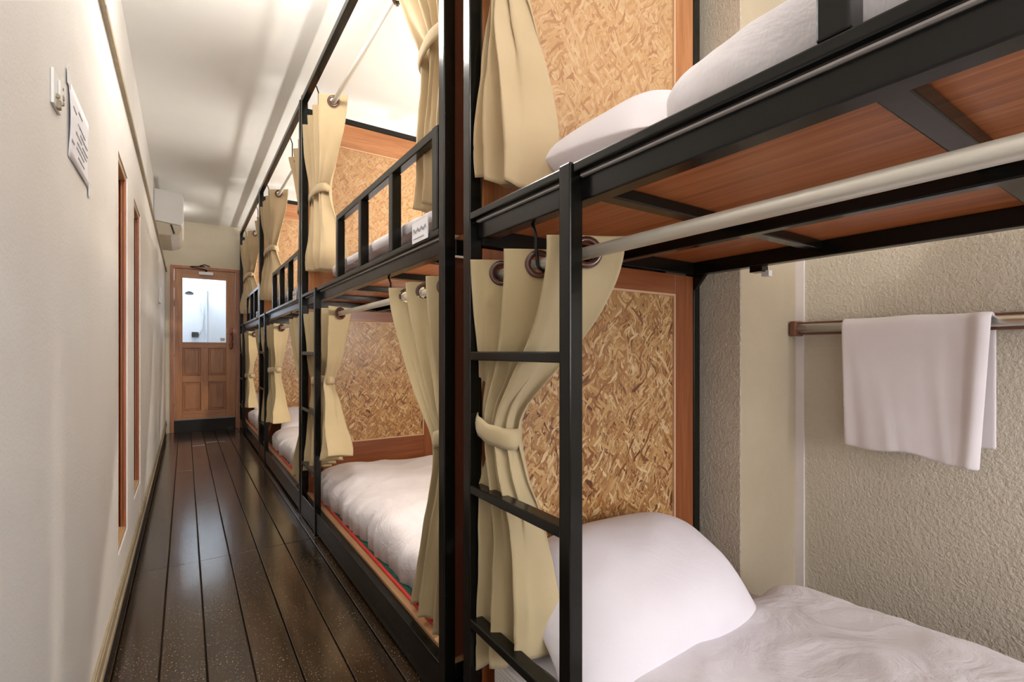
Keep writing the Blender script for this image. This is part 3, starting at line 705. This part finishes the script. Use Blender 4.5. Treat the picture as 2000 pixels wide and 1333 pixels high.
# ------------------------------------------------------------------ bedding
def slab(name, x0, x1, y0, y1, z0, z1, mat, label, cat, group, p=6.0, under=0.0, nzs=0.02, seed=0, nx=60, ny=110, edge_n=0.012, quilt=0.0):
    cx, cy = (x0 + x1) / 2, (y0 + y1) / 2; hx, hy = (x1 - x0) / 2, (y1 - y0) / 2; H = z1 - z0
    bm = bmesh.new(); top = []; bot = []
    def remap(t):  # concentrate samples at the edges
        return math.sin(t * math.pi / 2)
    for j in range(ny + 1):
        v = remap(-1 + 2 * j / ny); rt = []; rb = []
        for i in range(nx + 1):
            u = remap(-1 + 2 * i / nx)
            # round the corners of the outline
            k = 1 - 0.06 * (abs(u) ** 8) * (abs(v) ** 8)
            ex = edge_n * nz(v * hy * 7, seed, 1) + edge_n * .6 * nz(v * hy * 19, seed, 7); ey = edge_n * nz(u * hx * 7, seed, 2)
            x = u * k * (hx + ex * abs(u) ** 3); y = v * k * (hy + ey * abs(v) ** 3)
            e = max(0.0, 1 - abs(u) ** p) ** 0.5 * max(0.0, 1 - abs(v) ** (p * 1.5)) ** 0.5
            n = nz(x * 2.4, y * 2.4, seed) * nzs + nz(x * 6, y * 4, seed + 4) * nzs * 0.4
            ridge = 1 - abs(nz(x * 3.2 + 9, y * 5.0, seed + 2)) * 2
            n += max(0, ridge - 0.6) * nzs * 0.55
            zt = z0 + H * (0.45 + 0.55 * e) * 1.0 + n * e
            zb = z0 + (under if abs(x) < hx - 0.035 and abs(y) < hy - 0.035 else 0.0)
            rt.append(bm.verts.new((x, y, zt - z0))); rb.append(bm.verts.new((x * 0.995, y * 0.998, max(0.0, zb - z0 - 0.002))) if 0 < i < nx and 0 < j < ny else rt[-1])
        top.append(rt); bot.append(rb)
    for j in range(ny):
        for i in range(nx):
            f = [top[j][i], top[j][i + 1], top[j + 1][i + 1], top[j + 1][i]]
            bm.faces.new(f).smooth = True
            f = [bot[j][i], bot[j + 1][i], bot[j + 1][i + 1], bot[j][i + 1]]
            if len(set(f)) == 4:
                try: bm.faces.new(f).smooth = True
                except ValueError: pass
    o = mesh_obj(name, bm, mat, smooth=True); o.location = (cx, cy, z0)
    return tag(o, label, cat, group)
def mattress(x0, x1, y0, y1, z0, z1, label, group):
    o = box('mattress', (x0 - (x0 + x1) / 2, x1 - (x0 + x1) / 2, y0 - (y0 + y1) / 2, y1 - (y0 + y1) / 2, 0, z1 - z0), M['sheet'])
    md = o.modifiers.new('bevel', 'BEVEL'); md.width = 0.03; md.segments = 6
    for p in o.data.polygons: p.use_smooth = True
    o.location = ((x0 + x1) / 2, (y0 + y1) / 2, z0)
    return tag(o, label, 'mattress', group)
def pillow(c, size, rot, label, group, seed=0, droop=0.0):
    lx, ly, th = size; n = 34
    bm = bmesh.new(); top = []; bot = []
    for j in range(n + 1):
        v = math.sin((-1 + 2 * j / n) * math.pi / 2); rt = []; rb = []
        for i in range(n + 1):
            u = math.sin((-1 + 2 * i / n) * math.pi / 2)
            pin = 1 - 0.07 * (1 - u * u) * abs(v) ** 2
            pix = 1 - 0.09 * (1 - v * v) * abs(u) ** 2
            x = u * lx / 2 * pix; y = v * ly / 2 * pin
            e = (max(0, 1 - abs(u) ** 2.6) ** 0.75) * (max(0, 1 - abs(v) ** 2.6) ** 0.75)
            wr = 0.006 * nz(x * 9, y * 9, seed) + 0.011 * nz(x * 5 + 3, y * 5, seed) + 0.008 * max(0, 0.75 - 2.2 * abs(nz(x * 6, y * 4, seed + 8)))
            dr_ = -droop * (u * u * v * v + 0.35 * u ** 4)
            rt.append(bm.verts.new((x, y, dr_ + th / 2 * e + wr * min(1, e * 3))))
            rb.append(bm.verts.new((x, y, dr_ - th / 2 * e * 0.85 + wr * e * 0.5)) if 0 < i < n and 0 < j < n else rt[-1])
        top.append(rt); bot.append(rb)
    for j in range(n):
        for i in range(n):
            bm.faces.new((top[j][i], top[j][i + 1], top[j + 1][i + 1], top[j + 1][i])).smooth = True
            f = [bot[j][i], bot[j + 1][i], bot[j + 1][i + 1], bot[j][i + 1]]
            if len(set(f)) == 4:
                try: bm.faces.new(f).smooth = True
                except ValueError: pass
    o = mesh_obj('pillow', bm, M['white2'], smooth=True, subsurf=1)
    o.location = c; o.rotation_euler = rot
    return tag(o, label, 'pillow', group)
GM = 'white bunk mattresses'; GD = 'white duvets on the berths'; GP = 'white pillows at the headboards'
# lower berths
zb = 0.142
mattress(.634, 1.49, -.84, 1.045, zb, .248, 'striped white mattress on the nearest lower berth, beneath its pillows', GM)
slab('duvet', .735, 1.545, -.84, .775, .249, .345, M['white'], 'white duvet on the nearest lower berth in the bottom right corner', 'duvet', GD, p=5, nzs=.022, seed=11, edge_n=.02)
pillow((.985, .87, .392), (.70, .44, .27), (math.radians(26), math.radians(0), math.radians(-2)), 'big plump white pillow leaning on the nearest lower headboard', GP, 3, .075)
pillow((.98, .86, .285), (.68, .30, .075), (0, 0, math.radians(2)), 'flat white pillow underneath the big one on the nearest lower berth', GP, 5)
for i, nm in ((1, 'second'), (2, 'third'), (3, 'farthest')):
    yf = YFAR[i]; yn = yf - L
    o = thing('floor_mat', 'green woven mat with red binding under the %s lower mattress' % nm, 'mat', (1.05, (yf + yn) / 2, .1415), group='green mats under the lower mattresses')
    box('mat_sheet', (-.40, .42, -.93, .93, 0, .010), M['green'], o)
    bm = bmesh.new(); pts = [(-.405, -.935), (.425, -.935), (.425, .935), (-.405, .935)]
    for a, c in zip(pts, pts[1:] + pts[:1]): sweep(bm, [(a[0], a[1], .0065), (c[0], c[1], .0065)], .0065, 8)
    mesh_obj('binding', bm, M['red'], o)
    mattress(.70, 1.455, yn + .13, yf - .10 if i == 1 else yf - .33, .152, .228, 'white mattress on the %s lower berth, under its duvet' % nm, GM)
    dv = slab('duvet', .652, 1.50, yn + .08, yf - .05 if i == 1 else yf - .28, .155, .315 if i == 1 else .31, M['white'], {1: 'smooth puffy white duvet filling the second lower berth', 2: 'white duvet on the third lower berth', 3: 'white duvet on the farthest lower berth'}[i], 'duvet', GD, p=7, nzs=.03, seed=20 + i, edge_n=.03, under=.075); dv.rotation_euler.z = math.radians(1.0)
    if i > 1: pillow((1.05, yf - .22, .36), (.68, .40, .17), (math.radians(22), 0, 0), 'white pillow on the %s lower berth' % nm, GP, i)
# upper berths
for i, nm in ((0, 'nearest'), (1, 'second'), (2, 'third'), (3, 'farthest')):
    yf = YFAR[i]; yn = yf - L
    mattress(.665 if i else .69, 1.465, yn + .05 if i else yn + .12, yf - .045, 1.329, 1.400, 'white mattress on the %s upper berth' % nm, GM)
    if i: slab('duvet', .632, 1.48, yn + .10, yf - .45, 1.406, 1.475, M['white'], 'white duvet on the %s upper berth behind the guard rail' % nm, 'duvet', GD, p=4, nzs=.022, seed=30 + i, edge_n=.01)
    if i: pillow((1.1, yf - .25, 1.48), (.66, .40, .14), (math.radians(12), 0, 0), 'white pillow on the %s upper berth' % nm, GP, 9 + i)
slab('duvet', .640, 1.50, -.82, .57, 1.346, 1.50, M['white'], 'thick white duvet on the nearest upper berth above the camera', 'duvet', GD, p=7, nzs=.03, seed=41, edge_n=.012, under=.065)
pillow((1.06, .78, 1.475), (.78, .44, .26), (math.radians(6), math.radians(-3), math.radians(0)), 'white pillow on the nearest upper berth', GP, 17, .03)

# ------------------------------------------------------------------ towel rail and towel
t = thing('towel_rail', 'silver towel rail with brown ends on the right wall', 'towel rail', (XR, .2, 1.085))
box('rail_backing', (-.034, -.020, -.95, .715, -.024, .024), M['brown'], t, .003)
bm = bmesh.new(); sweep(bm, [(-.045, -.95, 0), (-.045, .715, 0)], .016, 20); mesh_obj('rail_tube', bm, M['chrome'], t)
for y in (.715, -.95):
    bm = bmesh.new(); bx(bm, -.064, 0, y - .006, y + .018, -.028, .028); mesh_obj('bracket', bm, M['brown'], t, bevel=.006)
def towel():
    bm = bmesh.new(); X0 = XR - .045; zr = 1.085; R = .024
    path = [(X0 + R, .73 + .365 * k / 22) for k in range(23)]
    path = [(X0 + R, .72 + (zr - .72) * k / 20) for k in range(21)]
    path += [(X0 + R * math.cos(a), zr + R * math.sin(a)) for a in [math.pi * k / 10 for k in range(1, 10)]]
    path += [(X0 - R - .004 * (k / 26), zr - (zr - .684) * k / 26) for k in range(27)]
    n = len(path); ny = 44; g = []
    for i, (x, z) in enumerate(path):
        row = []; drop = max(0, (zr - z) / .42) if i > 20 else 0
        for j in range(ny + 1):
            v = j / ny
            y = .755 - .372 * v - (.012 * drop) * (v - .5) * -2 * (1 if v < .5 else 2.0)
            xx = x
            if i > 20: xx -= .004 + .012 * drop * (nz(v * 4, z * 2, 1) + .3 * nz(v * 11 + z * 3, z * 2, 6) + .2)
            zz = z + .012 * (nz(v * 3, 0, 4)) * (1 if z < .9 else 0.3) - (.022 * drop * v ** 2)
            if v > .88: xx -= .012 * math.sin((v - .88) / .12 * math.pi) * (1 if i > 20 else 0)
            row.append(bm.verts.new((xx - X0, y - .57, zz - .67)))
        g.append(row)
    for i in range(n - 1):
        for j in range(ny): bm.faces.new((g[i][j], g[i][j + 1], g[i + 1][j + 1], g[i + 1][j])).smooth = True
    o = mesh_obj('towel', bm, M['towelm'], solid=.007); o.location = (X0, .57, .67)
    md = o.modifiers.new('sub', 'SUBSURF'); md.levels = 1; md.render_levels = 1
    return tag(o, 'white terry towel folded over the rail on the right wall', 'towel')
towel()

# ------------------------------------------------------------------ air conditioner
ac = thing('air_conditioner', 'white wall air conditioner high on the left wall near the door', 'air conditioner', (XLU, 5.64, 2.10))
def extr(pts, y0, y1, mat, name, parent, bevel=.008):
    bm = bmesh.new(); a = [bm.verts.new((x, y0, z)) for x, z in pts]; c = [bm.verts.new((x, y1, z)) for x, z in pts]
    bm.faces.new(a); bm.faces.new(c[::-1])
    for i in range(len(pts)): bm.faces.new((a[i], a[(i + 1) % len(pts)], c[(i + 1) % len(pts)], c[i]))
    return mesh_obj(name, bm, mat, parent, bevel=bevel)
extr([(0, .13), (.215, .105), (.232, .14), (.232, .38), (.218, .405), (.19, .415), (0, .43)], 0, .86, M['plastic'], 'casing', ac)
lo = extr([(0, .0), (.13, .0), (.20, .03), (.222, .07), (.215, .104), (0, .129)], .004, .856, M['plasticb'], 'air_outlet', ac)
bm = bmesh.new(); v = [bm.verts.new(p) for p in ((.125, -.0005, .105), (.14, -.0005, .105), (.165, -.0005, .02), (.15, -.0005, .02))]; bm.faces.new(v)
mesh_obj('side_slot', bm, M['metal'], lo, solid=.008)
# ------------------------------------------------------------------ left wall items
pp = thing('notice_paper', 'white typed notice taped to the left wall', 'notice', (XL, 1.457, 1.48))
bm = bmesh.new(); g = []
for i in range(13):
    row = []
    for j in range(9):
        u, v = i / 12, j / 8
        lift = .0015 + .004 * math.sin(math.pi * v) * (1 - u) ** 2 + .006 * max(0, .35 - v) * math.sin(math.pi * u)
        row.append(bm.verts.new((lift, -.128 + .256 * u, -.080 + .160 * v)))
    g.append(row)
for i in range(12):
    for j in range(8): bm.faces.new((g[i][j], g[i + 1][j], g[i + 1][j + 1], g[i][j + 1])).smooth = True
sh = mesh_obj('paper_sheet', bm, M['paper'], pp, solid=.0005)
bm = bmesh.new()
for k, (z, a, c) in enumerate([(.052, -.02, .03), (.036, -.09, -.05), (.022, -.03, .07), (.008, .0, .10), (-.006, -.06, .02), (-.010, .03, .1), (-.022, -.04, .09), (-.036, -.05, .05), (-.040, -.11, -.08), (-.052, -.03, .05)]):
    y = a
    while y < c:
        wd = random.uniform(.008, .022); u = (y + wd / 2 + .128) / .256; v = (z + .08) / .16
        lift = .0015 + .004 * math.sin(math.pi * v) * (1 - u) ** 2 + .006 * max(0, .35 - v) * math.sin(math.pi * u)
        bx(bm, lift + .0003, lift + .0014, y, min(c, y + wd), z - .0018, z + .0018); y += wd + .005
mesh_obj('paper_text', bm, M['ink'], sh)
bm = bmesh.new(); bx(bm, .0028, .0035, -.145, -.112, .062, .098); mesh_obj('tape', bm, M['tape'], pp)
bm = bmesh.new(); bx(bm, .0028, .0035, .112, .142, -.098, -.062); mesh_obj('tape', bm, M['tape'], pp)
hk = thing('wall_fitting', 'small white plastic fitting with brown spots, left of the notice', 'wall fitting', (XL, 1.215, 1.475))
bm = bmesh.new(); bx(bm, 0, .005, -.036, .026, -.030, .034); mesh_obj('base_plate', bm, M['plastic'], hk, bevel=.002)
bm = bmesh.new(); bx(bm, .005, .009, -.006, .024, -.012, .026); mesh_obj('clip', bm, M['plastic'], hk, bevel=.002)
bm = bmesh.new()
for (y, z, s) in ((.016, .018, .003), (.018, .002, .005), (-.018, -.010, .004), (-.010, -.024, .007), (.020, -.008, .004)): bx(bm, .004, .0105, y - s, y + s, z - s, z + s)
mesh_obj('brown_spot', bm, M['trim'], hk, bevel=.002)
sw = thing('light_switch', 'white light switch on the left wall near the door', 'switch', (XL, 5.50, 1.51))
bm = bmesh.new(); bx(bm, 0, .014, -.08, .08, -.07, .07); mesh_obj('switch_plate', bm, M['plastic'], sw, bevel=.004)
for y in (-.035, .035):
    bm = bmesh.new(); bx(bm, .014, .019, y - .02, y + .02, -.035, .035); mesh_obj('switch_key', bm, M['plastic'], sw, bevel=.002)
cc = thing('cable_clip', 'tiny white clip on the beige ledge of the left wall', 'cable clip', (XL + .014, 1.78, 1.985))
bm = bmesh.new(); sweep(bm, [(0, 0, -.004), (.006, 0, .004), (.010, .004, .012), (.006, .010, .016), (.0, .012, .010)], .003, 8); mesh_obj('clip_loop', bm, M['plastic'], cc)
bm = bmesh.new(); bx(bm, -.002, .003, -.008, .014, -.010, .006); mesh_obj('clip_base', bm, M['plastic'], cc, bevel=.001)
